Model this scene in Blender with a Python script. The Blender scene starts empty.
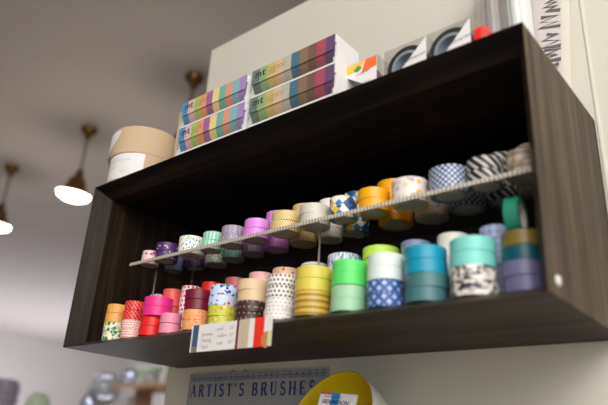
import bpy, bmesh, math, random
from mathutils import Vector, Matrix
random.seed(7)
S = bpy.context.scene
COL = S.collection

# ------------------------------------------------------------ camera
W, D, H = 0.8233, 0.2570, 0.300      # display shelf: width, depth, height (metres)
cam_d = bpy.data.cameras.new('camera'); cam = bpy.data.objects.new('camera', cam_d); COL.objects.link(cam)
cam.location = (1.00474704, -0.55374105, -0.15065966)
cam.rotation_euler = (1.96368838, -0.0553710332, 0.690465101)
cam_d.sensor_width = 36.0
cam_d.lens = 36.0 * 615.316 / 608.0
cam_d.clip_start = 0.01
cam_d.dof.use_dof = True
cam_d.dof.focus_distance = 0.97
cam_d.dof.aperture_fstop = 2.8
S.camera = cam

# ------------------------------------------------------------ world and light
wd = bpy.data.worlds.new('world'); S.world = wd; wd.use_nodes = True
wd.node_tree.nodes['Background'].inputs[0].default_value = (0.80, 0.82, 0.86, 1)
wd.node_tree.nodes['Background'].inputs[1].default_value = 0.25

def area(name, loc, target, sx, sy, power, col):
    l = bpy.data.lights.new(name, 'AREA'); l.shape = 'RECTANGLE'; l.size = sx; l.size_y = sy
    l.energy = power; l.color = col
    o = bpy.data.objects.new(name, l); COL.objects.link(o); o.location = loc
    o.rotation_euler = (Vector(target) - Vector(loc)).to_track_quat('-Z', 'Y').to_euler()
    return o
# skylight over the shop floor to the right, added unseen fill light right behind the camera, added upward fill light far left
area('skylight', (2.1, -1.8, 1.74), (0.3, 0.0, 0.1), 3.0, 1.8, 118, (1.0, 0.965, 0.91))
area('right_fill', (3.8, -2.6, 0.3), (0.4, 0.0, 0.1), 2.6, 2.0, 62, (0.92, 0.95, 1.0))
area('far_left_fill', (-9.0, 4.6, -1.2), (-8.6, 4.2, 1.8), 3.5, 3.5, 125, (0.93, 0.94, 1.0))

S.view_settings.view_transform = 'Standard'; S.view_settings.look = 'None'
S.view_settings.gamma = 1.0; S.view_settings.use_curve_mapping = False
S.view_settings.exposure = 0.42

# ------------------------------------------------------------ node helpers
class NT:
    def __init__(s, name):
        s.m = bpy.data.materials.new(name); s.m.use_nodes = True
        s.t = s.m.node_tree; s.n = s.t.nodes; s.l = s.t.links
        s.b = s.n['Principled BSDF']
    def link(s, a, b): s.l.new(a, b)
    def math(s, op, a, b=None, c=None):
        nd = s.n.new('ShaderNodeMath'); nd.operation = op
        for i, v in enumerate((a, b, c)):
            if v is None: continue
            if isinstance(v, (int, float)): nd.inputs[i].default_value = v
            else: s.link(v, nd.inputs[i])
        return nd.outputs[0]
    def mix(s, f, a, b):
        nd = s.n.new('ShaderNodeMix'); nd.data_type = 'RGBA'
        for k, v in ((0, f), (6, a), (7, b)):
            if isinstance(v, (int, float)): nd.inputs[k].default_value = v
            elif isinstance(v, tuple): nd.inputs[k].default_value = (*v[:3], 1)
            else: s.link(v, nd.inputs[k])
        return nd.outputs[2]
    def coord(s, which='Object', scale=(1, 1, 1), rot=(0, 0, 0), loc=(0, 0, 0)):
        tc = s.n.new('ShaderNodeTexCoord'); mp = s.n.new('ShaderNodeMapping')
        mp.inputs['Scale'].default_value = scale; mp.inputs['Rotation'].default_value = rot
        mp.inputs['Location'].default_value = loc
        s.link(tc.outputs[which], mp.inputs[0]); return mp.outputs[0]
    def noise(s, v, scale=5, detail=3, rough=.5):
        nd = s.n.new('ShaderNodeTexNoise'); s.link(v, nd.inputs['Vector'])
        nd.inputs['Scale'].default_value = scale; nd.inputs['Detail'].default_value = detail
        nd.inputs['Roughness'].default_value = rough; return nd.outputs['Fac']
    def voronoi(s, v, scale=5, rnd=1.0, feature='F1'):
        nd = s.n.new('ShaderNodeTexVoronoi'); s.link(v, nd.inputs['Vector']); nd.feature = feature
        nd.inputs['Scale'].default_value = scale; nd.inputs['Randomness'].default_value = rnd; return nd
    def ramp(s, f, stops, interp='LINEAR'):
        nd = s.n.new('ShaderNodeValToRGB'); cr = nd.color_ramp; cr.interpolation = interp
        while len(cr.elements) < len(stops): cr.elements.new(0.5)
        for e, (p, c) in zip(cr.elements, stops): e.position = p; e.color = (*c[:3], 1)
        s.link(f, nd.inputs[0]); return nd.outputs[0]
    def bump(s, h, strength=.2, dist=.001):
        nd = s.n.new('ShaderNodeBump'); nd.inputs['Strength'].default_value = strength
        nd.inputs['Distance'].default_value = dist
        s.link(h, nd.inputs['Height']); s.link(nd.outputs[0], s.b.inputs['Normal'])
    def sep(s, v):
        nd = s.n.new('ShaderNodeSeparateXYZ'); s.link(v, nd.inputs[0]); return nd.outputs
    def comb(s, x, y):
        nd = s.n.new('ShaderNodeCombineXYZ')
        for i, v in enumerate((x, y)):
            if isinstance(v, (int, float)): nd.inputs[i].default_value = v
            else: s.link(v, nd.inputs[i])
        return nd.outputs[0]
    def color(s, c):
        if isinstance(c, tuple): s.b.inputs['Base Color'].default_value = (*c[:3], 1)
        else: s.link(c, s.b.inputs['Base Color'])
    def set(s, rough=.5, spec=.5, metal=0.0, sss=None):
        s.b.inputs['Roughness'].default_value = rough
        s.b.inputs['Specular IOR Level'].default_value = spec
        s.b.inputs['Metallic'].default_value = metal
        return s.m

def srgb(r, g, b):
    f = lambda c: (c/255/12.92) if c/255 <= .04045 else ((c/255+.055)/1.055)**2.4
    return (f(r), f(g), f(b))

_plain = {}
def plain(name, c, rough=.6, spec=.4, metal=0.0):
    k = (name, c, rough, spec, metal)
    if k not in _plain:
        t = NT(name)
        v = t.noise(t.coord('Object', (1, 1, 1)), 60, 3)
        lo = tuple(x*.93 for x in c); hi = tuple(min(1, x*1.05) for x in c)
        t.color(t.mix(v, lo, hi)); _plain[k] = t.set(rough, spec, metal)
    return _plain[k]

def clear(name, tint=(.9, .92, .92), rough=.03, mixf=None, ior=1.45):
    t = NT(name); t.n.remove(t.b)
    tr = t.n.new('ShaderNodeBsdfTransparent'); tr.inputs[0].default_value = (*tint, 1)
    gl = t.n.new('ShaderNodeBsdfGlossy'); gl.inputs['Roughness'].default_value = rough
    fr = t.n.new('ShaderNodeFresnel'); ge = t.n.new('ShaderNodeNewGeometry')
    t.link(t.math('MULTIPLY_ADD', ge.outputs['Backfacing'], 1/ior-ior, ior), fr.inputs[0])
    mx = t.n.new('ShaderNodeMixShader')
    t.link(fr.outputs[0], mx.inputs[0]); t.link(tr.outputs[0], mx.inputs[1]); t.link(gl.outputs[0], mx.inputs[2])
    t.link(mx.outputs[0], t.n['Material Output'].inputs[0]); return t.m

def wood(name, axis, dark, light, rough=.45):
    t = NT(name)
    sc = {'x': (2.2, 55, 55), 'y': (55, 2.2, 55), 'z': (55, 55, 2.2)}[axis]
    v = t.coord('Object', sc)
    n1 = t.noise(v, 1.0, 6, .65)
    sc2 = tuple(s*3.2 for s in sc); n2 = t.noise(t.coord('Object', sc2), 1.0, 4, .7)
    n3 = t.noise(t.coord('Object', (4, 4, 4)), 1.2, 2)
    f = t.math('ADD', t.math('MULTIPLY', n1, .65), t.math('MULTIPLY', n2, .35))
    f = t.math('ADD', f, t.math('MULTIPLY', t.math('SUBTRACT', n3, .5), .25))
    t.color(t.ramp(f, [(.40, dark), (.50, tuple(a*.6+b*.4 for a, b in zip(dark, light))), (.60, light)]))
    t.bump(n2, .25, .0006)
    return t.set(rough, .10)

# ------------------------------------------------------------ mesh helpers
def link(name, me, mat=None, parent=None, loc=None):
    o = bpy.data.objects.new(name, me); COL.objects.link(o)
    if mat and not me.materials: me.materials.append(mat)
    if parent: o.parent = parent
    if loc: o.location = loc
    return o
def frombm(name, bm, mat=None, parent=None, loc=None, smooth=False):
    me = bpy.data.meshes.new(name); bm.normal_update(); bm.to_mesh(me); bm.free()
    if smooth:
        for p in me.polygons: p.use_smooth = True
    return link(name, me, mat, parent, loc)
def box(bm, x0, y0, z0, x1, y1, z1, bev=0.0, mi=0):
    r = bmesh.ops.create_cube(bm, size=1.0)
    vs = r['verts']
    bmesh.ops.scale(bm, verts=vs, vec=(x1-x0, y1-y0, z1-z0))
    bmesh.ops.translate(bm, verts=vs, vec=((x0+x1)/2, (y0+y1)/2, (z0+z1)/2))
    fs = {f for v in vs for f in v.link_faces}
    for f in fs: f.material_index = mi
    if bev > 0:
        es = list({e for v in vs for e in v.link_edges})
        bmesh.ops.bevel(bm, geom=es, offset=bev, segments=2, profile=.6, affect='EDGES')
def bx(name, a, b, mat, parent=None, bev=0.0, loc=None):
    bm = bmesh.new(); box(bm, *a, *b, bev=bev); return frombm(name, bm, mat, parent, loc)
def hexa(bm, v8):
    vs = [bm.verts.new(v) for v in v8]
    for f in ((0,1,2,3), (7,6,5,4), (0,4,5,1), (1,5,6,2), (2,6,7,3), (3,7,4,0)):
        bm.faces.new([vs[i] for i in f])
    bmesh.ops.recalc_face_normals(bm, faces=bm.faces)
def lathe(bm, prof, seg=32, axis='z', closed=False, uv=False):
    rings = []
    for r, z in prof:
        if r < 1e-7: rings.append([bm.verts.new((0, 0, z))])
        else: rings.append([bm.verts.new((r*math.cos(2*math.pi*i/seg), r*math.sin(2*math.pi*i/seg), z)) for i in range(seg)])
    pairs = list(zip(rings, rings[1:]))
    if closed: pairs.append((rings[-1], rings[0]))
    for a, b in pairs:
        for i in range(seg):
            j = (i+1) % seg
            if len(a) == 1 and len(b) == 1: continue
            if len(a) == 1: bm.faces.new((a[0], b[j], b[i]))
            elif len(b) == 1: bm.faces.new((a[i], a[j], b[0]))
            else: bm.faces.new((a[i], a[j], b[j], b[i]))
    bmesh.ops.recalc_face_normals(bm, faces=bm.faces)
def empty(name, loc=(0, 0, 0), rot=(0, 0, 0)):
    o = bpy.data.objects.new(name, None); COL.objects.link(o); o.location = loc; o.rotation_euler = rot
    o.empty_display_size = .02; return o
def tag(o, label, cat, group=None, kind=None):
    o['label'] = label; o['category'] = cat
    if group: o['group'] = group
    if kind: o['kind'] = kind
    return o
def struct(o): o['kind'] = 'structure'; return o
def text_mesh(bm, s, size, place, shear=0.0, bold=0.0, spacing=1.0, mi=0):
    """flat text into bm; place(x, y) -> 3D point on the surface."""
    c = bpy.data.curves.new('txt', 'FONT'); c.body = s; c.size = size; c.shear = shear; c.offset = bold
    c.space_character = spacing; c.resolution_u = 3
    o = bpy.data.objects.new('txt', c); COL.objects.link(o)
    dg = bpy.context.evaluated_depsgraph_get(); me = bpy.data.meshes.new_from_object(o.evaluated_get(dg))
    vs = [bm.verts.new(place(v.co.x, v.co.y)) for v in me.vertices]
    for p in me.polygons:
        try:
            f = bm.faces.new([vs[i] for i in p.vertices]); f.material_index = mi
        except ValueError: pass
    bpy.data.objects.remove(o); bpy.data.curves.remove(c); bpy.data.meshes.remove(me)
def stroke(bm, pts, w, place, mi=0):
    """a ribbon along pts of width w, mapped by place(x, y)."""
    L = []; n = len(pts)
    for i, p in enumerate(pts):
        a = pts[max(i-1, 0)]; b = pts[min(i+1, n-1)]
        dx, dy = b[0]-a[0], b[1]-a[1]; q = math.hypot(dx, dy) or 1
        ww = w[i] if isinstance(w, (list, tuple)) else w
        nx, ny = -dy/q*ww/2, dx/q*ww/2
        L.append((bm.verts.new(place(p[0]+nx, p[1]+ny)), bm.verts.new(place(p[0]-nx, p[1]-ny))))
    for a, b in zip(L, L[1:]):
        f = bm.faces.new((a[0], b[0], b[1], a[1])); f.material_index = mi

# ------------------------------------------------------------ setting
FL, CE = -1.65, 1.80
def wallmat(name, c, amp=.04, sc=2.0):
    t = NT(name); n = t.noise(t.coord('Object'), sc, 4); n2 = t.noise(t.coord('Object'), 300, 2)
    t.color(t.mix(n, tuple(x*(1-amp) for x in c), tuple(min(1, x*(1+amp)) for x in c)))
    t.bump(n2, .08, .0005); return t.set(.85, .2)
m_ceil = wallmat('ceiling_paint', (.50, .455, .445))
m_cream = wallmat('cream_paint', (.665, .64, .555))
m_far = wallmat('far_paint', (.66, .63, .615))
t = NT('floor_boards'); n = t.noise(t.coord('Object', (1, 12, 1)), 3, 5)
t.color(t.mix(n, (.46, .38, .30), (.58, .50, .40))); m_floor = t.set(.4)
X0, X1, Y0, Y1 = -11.5, 4.0, -5.0, 8.0
struct(bx('floor', (X0, Y0, FL-.1), (X1, Y1, FL), m_floor))
struct(bx('ceiling', (X0, Y0, CE), (X1, Y1, CE+.1), m_ceil))
struct(bx('wall_left', (X0-.1, Y0, FL), (X0, Y1, CE), m_far))
struct(bx('wall_right', (X1, Y0, FL), (X1+.1, Y1, CE), m_far))
struct(bx('wall_back', (X0-.1, Y1, FL), (X1+.1, Y1+.1, CE), m_far))
struct(bx('wall_front', (X0-.1, Y0-.1, FL), (X1+.1, Y0, CE), m_far))
struct(bx('wall_partition', (-.036, D+.0005, FL), (X1, D+.12, .785), m_cream, bev=.003))
# thin joint strip of the partition panelling to the right of the shelf
struct(bx('trim_1', (.8262, D-.0015, FL), (.8300, D+.0003, .785), wallmat('strip_paint', (.72, .69, .60)), bev=.0004))

# ------------------------------------------------------------ the display shelf
m_wx = wood('espresso_wood_long', 'x', (.012, .0085, .0068), (.068, .050, .040))
m_wz = wood('espresso_wood_upright_shaded', 'z', (.010, .0065, .0042), (.034, .022, .013))  # left side panel: same wood, shade put into a darker tone
m_wr = wood('espresso_wood_upright_lit', 'z', (.034, .023, .015), (.115, .080, .051))  # right side panel: same wood, light falling on it put into the tone
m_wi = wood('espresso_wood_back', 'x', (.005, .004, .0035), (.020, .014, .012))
m_wt = wood('espresso_wood_top_shaded', 'x', (.004, .003, .0028), (.020, .013, .011), .6)  # top panel: interior shade put into a darker tone of the wood
shelf = tag(empty('display_shelf', (0, 0, 0)), 'long dark espresso-stained wooden box shelf mounted on the cream wall', 'shelf')
T, B = .0120, .029      # bottom panel thickness, depth of the bevelled front edge
TS, TR = .022, .015     # left side and top panel thickness, right side panel thickness
def panel(name, v8, m):
    bm = bmesh.new(); hexa(bm, v8)
    bmesh.ops.bevel(bm, geom=list(bm.edges), offset=.0006, segments=1, affect='EDGES')
    return frombm(name, bm, m, shelf)
Db = D - .0002
panel('bottom_panel', [(0,0,0), (W,0,0), (W,Db,0), (0,Db,0), (TS,B,T), (W-TR,B,T), (W-TR,Db,T), (TS,Db,T)], m_wx)
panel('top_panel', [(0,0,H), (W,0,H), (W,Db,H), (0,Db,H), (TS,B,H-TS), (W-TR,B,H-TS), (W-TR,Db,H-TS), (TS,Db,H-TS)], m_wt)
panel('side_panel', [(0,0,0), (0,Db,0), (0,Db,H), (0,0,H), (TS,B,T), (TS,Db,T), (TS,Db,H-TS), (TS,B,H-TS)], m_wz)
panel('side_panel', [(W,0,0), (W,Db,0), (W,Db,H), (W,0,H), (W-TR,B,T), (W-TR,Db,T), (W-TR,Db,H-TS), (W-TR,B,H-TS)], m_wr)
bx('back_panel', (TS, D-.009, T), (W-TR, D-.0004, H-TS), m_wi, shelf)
bm = bmesh.new(); lathe(bm, [(0, 0), (.0052, 0), (.0055, .0012), (.0045, .0026), (0, .003)], 20)
c = frombm('screw_cap', bm, plain('white_plastic', (.80, .79, .75), .35), shelf, (W, .025, .0155), True)
c.rotation_euler = (0, math.pi/2, 0); c['label'] = 'small round white cap'

# ------------------------------------------------------------ acrylic riser
AZ = .1450                        # its top surface
m_acr = clear('clear_acrylic', (.90, .90, .89), .05, ior=1.49)
riser = tag(empty('acrylic_riser', (0, 0, 0)), 'clear acrylic riser shelf with a pale ribbed front edge inside the dark box shelf', 'shelf')
bm = bmesh.new()
hexa(bm, [(.100,.0405,AZ-.003), (.8065,.0415,AZ-.003), (.8065,.178,AZ-.003), (.100,.168,AZ-.003),
          (.100,.0405,AZ), (.8065,.0415,AZ), (.8065,.178,AZ), (.100,.168,AZ)])
frombm('shelf_plate', bm, m_acr, riser)
t = NT('ribbed_edge'); x, y, z = t.sep(t.coord('Object', (1, 1, 1)))
s = t.math('SINE', t.math('MULTIPLY', x, 2*math.pi/.0052))
t.color(t.mix(t.math('MULTIPLY_ADD', s, .5, .5), (.30, .26, .21), (.68, .64, .56))); t.bump(s, .6, .0006); m_rib = t.set(.4)
bm = bmesh.new()
hexa(bm, [(.100,.0380,AZ-.0048), (.8065,.0390,AZ-.0048), (.8065,.0414,AZ-.0048), (.100,.0404,AZ-.0048),
          (.100,.0380,AZ+.0004), (.8065,.0390,AZ+.0004), (.8065,.0414,AZ+.0004), (.100,.0404,AZ+.0004)])
e = frombm('edge_strip', bm, m_rib, riser); e['label'] = 'pale ribbed strip'
m_post = plain('frosted_post', (.30, .22, .22), .3)
for px, py in ((.1135, .0860), (.4920, .0770), (.7630, .1600), (.1230, .1600)):
    bm = bmesh.new(); lathe(bm, [(0, T), (.0014, T), (.0014, AZ-.003), (0, AZ-.003)], 12)
    frombm('post', bm, m_post, riser, (px, py, 0), True)

# ------------------------------------------------------------ washi tape materials (UV in metres round the roll)
class TP(NT):
    def __init__(s, name):
        super().__init__(name)
        u = s.n.new('ShaderNodeUVMap'); u.uv_map = 'UVMap'; s.uvn = u.outputs[0]
        s.u, s.v, _ = s.sep(s.uvn)
        ob = s.n.new('ShaderNodeObjectInfo'); s.rnd = ob.outputs['Random']
    def fin(s, col, rough=.42):
        s.color(col); return s.set(rough, .45)
    def tri(s, x, period):          # 0..1 triangle wave distance to grid line centre
        return s.math('ABSOLUTE', s.math('SUBTRACT', s.math('FRACT', s.math('DIVIDE', x, period)), .5))
    def off(s, scale=1.0):          # uv shifted per object so that rolls differ
        nd = s.n.new('ShaderNodeVectorMath'); nd.operation = 'ADD'; s.link(s.uvn, nd.inputs[0])
        cb = s.comb(s.math('MULTIPLY', s.rnd, 1.7), s.math('MULTIPLY', s.rnd, .9)); s.link(cb, nd.inputs[1]); return nd.outputs[0]
def m_solid(n, c, rough=.40):
    t = TP(n); v = t.noise(t.uvn, 500, 2)
    return t.fin(t.mix(v, tuple(x*.92 for x in c), tuple(min(1, x*1.04) for x in c)), rough)
def m_stripe(n, a, b, period, slope=1.0, duty=.25, horiz=False):
    t = TP(n); k = t.math('ADD', t.u, t.math('MULTIPLY', t.v, slope)) if not horiz else t.v
    return t.fin(t.mix(t.math('GREATER_THAN', t.tri(k, period), duty), a, b))
def m_dots(n, bg, fg, period, rad, stagger=True, fg2=None):
    t = TP(n); r = t.math('FLOOR', t.math('DIVIDE', t.v, period))
    uu = t.math('ADD', t.u, t.math('MULTIPLY', r, period*.5 if stagger else 0))
    a = t.tri(uu, period); b = t.tri(t.v, period)
    d = t.math('SQRT', t.math('ADD', t.math('MULTIPLY', a, a), t.math('MULTIPLY', b, b)))
    return t.fin(t.mix(t.math('LESS_THAN', d, rad), bg, fg))
def m_check(n, a, b, period, slope=1.0, w=.12):
    t = TP(n)
    k1 = t.tri(t.math('ADD', t.u, t.math('MULTIPLY', t.v, slope)), period)
    k2 = t.tri(t.math('SUBTRACT', t.u, t.math('MULTIPLY', t.v, slope)), period)
    return t.fin(t.mix(t.math('LESS_THAN', t.math('MINIMUM', k1, k2), w), a, b))
def m_lattice(n, a, b, period):    # product of both diagonals: little diamonds
    t = TP(n)
    k1 = t.tri(t.math('ADD', t.u, t.v), period); k2 = t.tri(t.math('SUBTRACT', t.u, t.v), period)
    return t.fin(t.mix(t.math('GREATER_THAN', t.math('MINIMUM', k1, k2), .22), a, b))
def m_dash(n, bg, fg, pu, pv, du=.28, dv=.2):
    t = TP(n); r = t.math('FLOOR', t.math('DIVIDE', t.v, pv)); uu = t.math('ADD', t.u, t.math('MULTIPLY', r, pu*.5))
    f = t.math('MULTIPLY', t.math('LESS_THAN', t.tri(uu, pu), du), t.math('LESS_THAN', t.tri(t.v, pv), dv))
    return t.fin(t.mix(f, bg, fg))
def m_blobs(n, bg, cols, scale, rad, fuzz=0.0, rough=.42):
    t = TP(n); vo = t.voronoi(t.off(), scale)
    sc = t.n.new('ShaderNodeSeparateColor'); t.link(vo.outputs['Color'], sc.inputs[0])
    k = len(cols); st = [(i/k, c) for i, c in enumerate(cols)]
    c = t.ramp(sc.outputs[0], st, 'CONSTANT')
    return t.fin(t.mix(t.math('LESS_THAN', vo.outputs['Distance'], rad), bg, c), rough)
def m_wash(n, cols, scale, stretch=(1, 1, 1), interp='LINEAR', lo=.38, hi=.62):
    t = TP(n); mp = t.n.new('ShaderNodeMapping'); mp.inputs['Scale'].default_value = stretch; t.link(t.off(), mp.inputs[0])
    f = t.noise(mp.outputs[0], scale, 4, .6); k = len(cols)
    return t.fin(t.ramp(f, [(lo+(hi-lo)*i/max(1, k-1), c) for i, c in enumerate(cols)], interp))
def m_arrow(n, a, b, period):
    t = TP(n); k = t.math('ADD', t.v, t.math('MULTIPLY', t.tri(t.u, period), period*2.0))
    g = t.math('MULTIPLY', t.math('GREATER_THAN', t.tri(k, .0055), .27), t.math('LESS_THAN', t.tri(t.u, period), .40))
    return t.fin(t.mix(g, a, b))
def m_tri(n, cols, p):
    t = TP(n)
    k1 = t.math('FLOOR', t.math('DIVIDE', t.math('ADD', t.u, t.v), p)); k2 = t.math('FLOOR', t.math('DIVIDE', t.math('SUBTRACT', t.u, t.v), p))
    wn = t.n.new('ShaderNodeTexWhiteNoise'); wn.noise_dimensions = '2D'; t.link(t.comb(k1, k2), wn.inputs['Vector'])
    k = len(cols); return t.fin(t.ramp(wn.outputs['Value'], [(i/k, c) for i, c in enumerate(cols)], 'CONSTANT'))
def m_plaid(n, bg, c1, c2, p):
    t = TP(n); a = t.math('LESS_THAN', t.tri(t.u, p), .2); b = t.math('LESS_THAN', t.tri(t.v, p), .2)
    return t.fin(t.mix(t.math('MULTIPLY', b, .6), t.mix(t.math('MULTIPLY', a, .6), bg, c1), c2))

C = srgb
def CT(r, g, b):
    c = srgb(r, g, b); k = min(1.2, .90/max(c)); return tuple(x*k for x in c)
MT = dict(
 apricot=m_solid('apricot', CT(250,178,84)), leafy=m_blobs('leafy', CT(226,222,200), [CT(30,110,60), CT(190,205,120), CT(46,130,76), CT(226,222,200)], 170, .55),
 redstripe=m_stripe('red_stripe', CT(196,22,36), CT(232,110,100), .0072, 1.0, .33), reddash=m_dash('red_dash', CT(236,214,204), CT(214,70,70), .0052, .0040, .30, .22),
 red=m_solid('red', CT(222,32,34)), magenta=m_solid('magenta', CT(248,52,146)), palepink=m_solid('pale_pink', CT(244,150,176)),
 maroon=m_solid('maroon', CT(108,16,42)), orangepat=m_blobs('orange_pattern', CT(226,160,104), [CT(196,98,48), CT(204,112,60)], 330, .33),
 lime=m_blobs('lime_green', CT(190,192,62), [CT(206,206,120), CT(186,128,70), CT(170,180,60), CT(190,192,62)], 130, .36),
 icons=m_blobs('light_blue_icons', CT(196,210,232), [CT(40,60,170), CT(214,40,60), CT(60,150,70), CT(40,60,170), CT(60,50,110)], 135, .34),
 browndots=m_dots('brown_dots', CT(58,38,34), CT(150,128,112), .0075, .17), beige=m_solid('beige', CT(206,180,142)),
 pinkspeck=m_blobs('pink_speckle', CT(240,180,172), [CT(250,220,214)], 600, .3),
 whitedash=m_dash('white_dash', CT(232,228,220), CT(120,96,92), .0062, .0050, .26, .10), greydots=m_dots('grey_dots', CT(220,218,208), CT(92,80,86), .0060, .30),
 beigeicons=m_blobs('beige_icons', CT(214,178,140), [CT(30,70,170), CT(190,30,50), CT(40,120,60), CT(230,230,225)], 120, .30),
 mustard=m_stripe('mustard_bands', CT(196,166,70), CT(142,108,34), .0075, 0, .30, True), yelolive=m_solid('yellow_olive', CT(206,190,76)),
 bwpat=m_dash('black_white_bits', CT(225,225,222), CT(50,50,54), .003, .003, .25, .25),
 watercol=m_wash('blue_watercolour', [CT(60,120,180), CT(225,232,238), CT(232,236,238), CT(84,100,160)], 170, (1, .35, 1)),
 green=m_solid('bright_green', CT(84,208,102)), palegreen=m_solid('pale_green', CT(150,196,158)),
 limebright=m_blobs('bright_lime', CT(182,222,72), [CT(206,232,110)], 400, .35), navycheck=m_lattice('navy_plaid', CT(48,78,144), CT(160,182,216), .0125),
 whiteglit=m_wash('white_glitter', [CT(196,212,206), CT(232,240,234)], 900), teal=m_wash('turquoise', [CT(0,124,156), CT(20,150,178)], 700),
 greyteal=m_solid('grey_teal', CT(66,112,114)), mint=m_solid('mint', CT(118,200,190)),
 bwfloral=m_wash('black_white_floral', [CT(38,34,44), CT(92,84,90), CT(210,204,196), CT(226,220,212)], 140, (1,1,1), 'LINEAR', .42, .56),
 lavender=m_solid('lavender', CT(104,101,136)), darkteal=m_solid('dark_teal', CT(4,76,88)), ochre=m_solid('ochre', CT(116,98,38)),  # colours darkened for the shade of the right side panel
 paperwhite=m_solid('paper_white', CT(236,232,222)), lavplaid=m_plaid('lavender_plaid', CT(160,180,224), CT(120,110,180), CT(210,220,240), .009),
 blueflor=m_blobs('blue_floral', CT(222,226,230), [CT(70,110,180), CT(120,160,200), CT(180,80,90)], 200, .35),
 coral=m_solid('coral', CT(240,96,88)), polka=m_dots('red_polka', CT(240,232,226), CT(200,34,50), .0072, .30),
 scarlet=m_solid('scarlet', CT(220,26,36)), rose=m_solid('rose_brown', CT(176,86,84)), emerald=m_solid('emerald', CT(24,122,98)),  # emerald toned down for the shade at the right end
 pinkfl=m_blobs('pink_floral', CT(240,204,206), [CT(204,80,110), CT(120,60,130), CT(240,204,206), CT(60,70,150)], 130, .35),
 purpdot=m_blobs('purple_dots', CT(72,38,96), [CT(210,200,226)], 160, .20), confetti=m_blobs('confetti', CT(236,232,226), [CT(40,90,190), CT(60,170,90), CT(140,190,60), CT(60,160,190)], 200, .32),
 mintstripe=m_stripe('mint_stripes', CT(120,196,176), CT(190,208,190), .0060, 0, .30), arrow=m_arrow('grey_arrows', CT(176,166,184), CT(92,78,104), .0080),
 lilac=m_solid('lilac', CT(206,130,212)), gold=m_stripe('gold_stripes', CT(180,150,88), CT(226,208,156), .0040, .7, .28),
 greyglit=m_wash('grey_glitter', [CT(176,172,160), CT(206,202,190)], 900), geo=m_tri('blue_yellow_geometric', [CT(24,66,120), CT(226,226,216), CT(240,190,50), CT(40,120,160), CT(226,226,216)], .0120),
 yellow=m_solid('egg_yellow', CT(254,180,4)), florgrey=m_blobs('grey_orange_floral', CT(216,206,196), [CT(168,148,140), CT(236,180,90), CT(176,160,160), CT(190,190,196), CT(240,200,130)], 130, .46),
 bludots=m_lattice('blue_lattice', CT(48,70,112), CT(214,222,230), .0072), bwstripe=m_stripe('black_white_stripes', CT(28,26,30), CT(196,192,188), .0110, 1.0, .32),
 plaid=m_plaid('beige_plaid', CT(196,182,160), CT(120,104,88), CT(96,84,74), .0120), glitblue=m_wash('blue_grey_glitter', [CT(96,110,150), CT(150,160,190)], 700),
)
m_core = plain('core_card', (.62, .58, .52), .7); m_corew = plain('core_white', (.80, .79, .77), .6)

_tm = {}
def tape_mesh(R, h, mat, ri=.0172):
    k = (round(R*2000), round(h*10000), mat.name)
    if k in _tm: return _tm[k]
    bm = bmesh.new(); seg = 48; e = .0004; g = .00012
    prof = [(ri, g), (R-e, g), (R, g+e), (R, h-g-e), (R-e, h-g), (ri, h-g)]
    lathe(bm, prof, seg, closed=True)
    uv = bm.loops.layers.uv.new('UVMap')
    for f in bm.faces:
        c = f.calc_center_median(); a0 = math.atan2(c.y, c.x)
        for l in f.loops:
            v = l.vert.co; a = math.atan2(v.y, v.x)
            while a - a0 > math.pi: a -= 2*math.pi
            while a - a0 < -math.pi: a += 2*math.pi
            rr = math.hypot(v.x, v.y)
            l[uv].uv = (a*R + .3, v.z + (R-rr) + .02)
    me = bpy.data.meshes.new('washi_tape'); bm.to_mesh(me); bm.free()
    for p in me.polygons: p.use_smooth = True
    try:
        me.set_sharp_from_angle(angle=math.radians(35))
    except Exception: pass
    me.materials.append(mat); _tm[k] = me; return me
_cm = {}
def core_mesh(h, mat, ri=.0172):
    k = (round(h*10000), mat.name, round(ri*1e5))
    if k in _cm: return _cm[k]
    bm = bmesh.new(); lathe(bm, [(ri-.0022, .0006), (ri-.0002, .0006), (ri-.0002, h-.0006), (ri-.0022, h-.0006)], 32, closed=True)
    me = bpy.data.meshes.new('core'); bm.to_mesh(me); bm.free(); me.materials.append(mat); _cm[k] = me; return me
_dm = {}
def disc_mesh(ri):
    k = round(ri*1e5)
    if k not in _dm:
        bm = bmesh.new(); lathe(bm, [(0, .0014), (ri-.0023, .0014), (ri-.0023, .0018), (0, .0018)], 32)
        me = bpy.data.meshes.new('paper_disc'); bm.to_mesh(me); bm.free(); me.materials.append(plain('disc_paper', (.62, .60, .58), .7)); _dm[k] = me
    return _dm[k]
def tape(mat, R, x, y, z, label, group, h=.015, rot=(0, 0, None), white=False):
    ri = min(.0172, R*.72)
    me = tape_mesh(R, h, MT[mat], ri)
    o = link('washi_tape', me, None, None, (x, y, z))
    o.rotation_euler = (rot[0], rot[1], random.uniform(0, 6.28) if rot[2] is None else rot[2])
    c = link('core', core_mesh(h, m_corew if white else m_core, ri), None, o)
    if abs(z-Z1) < .0005: link('paper_disc', disc_mesh(ri), None, o)['label'] = 'pale paper disc in the core'
    tag(o, label, 'tape', group); return o

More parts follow.
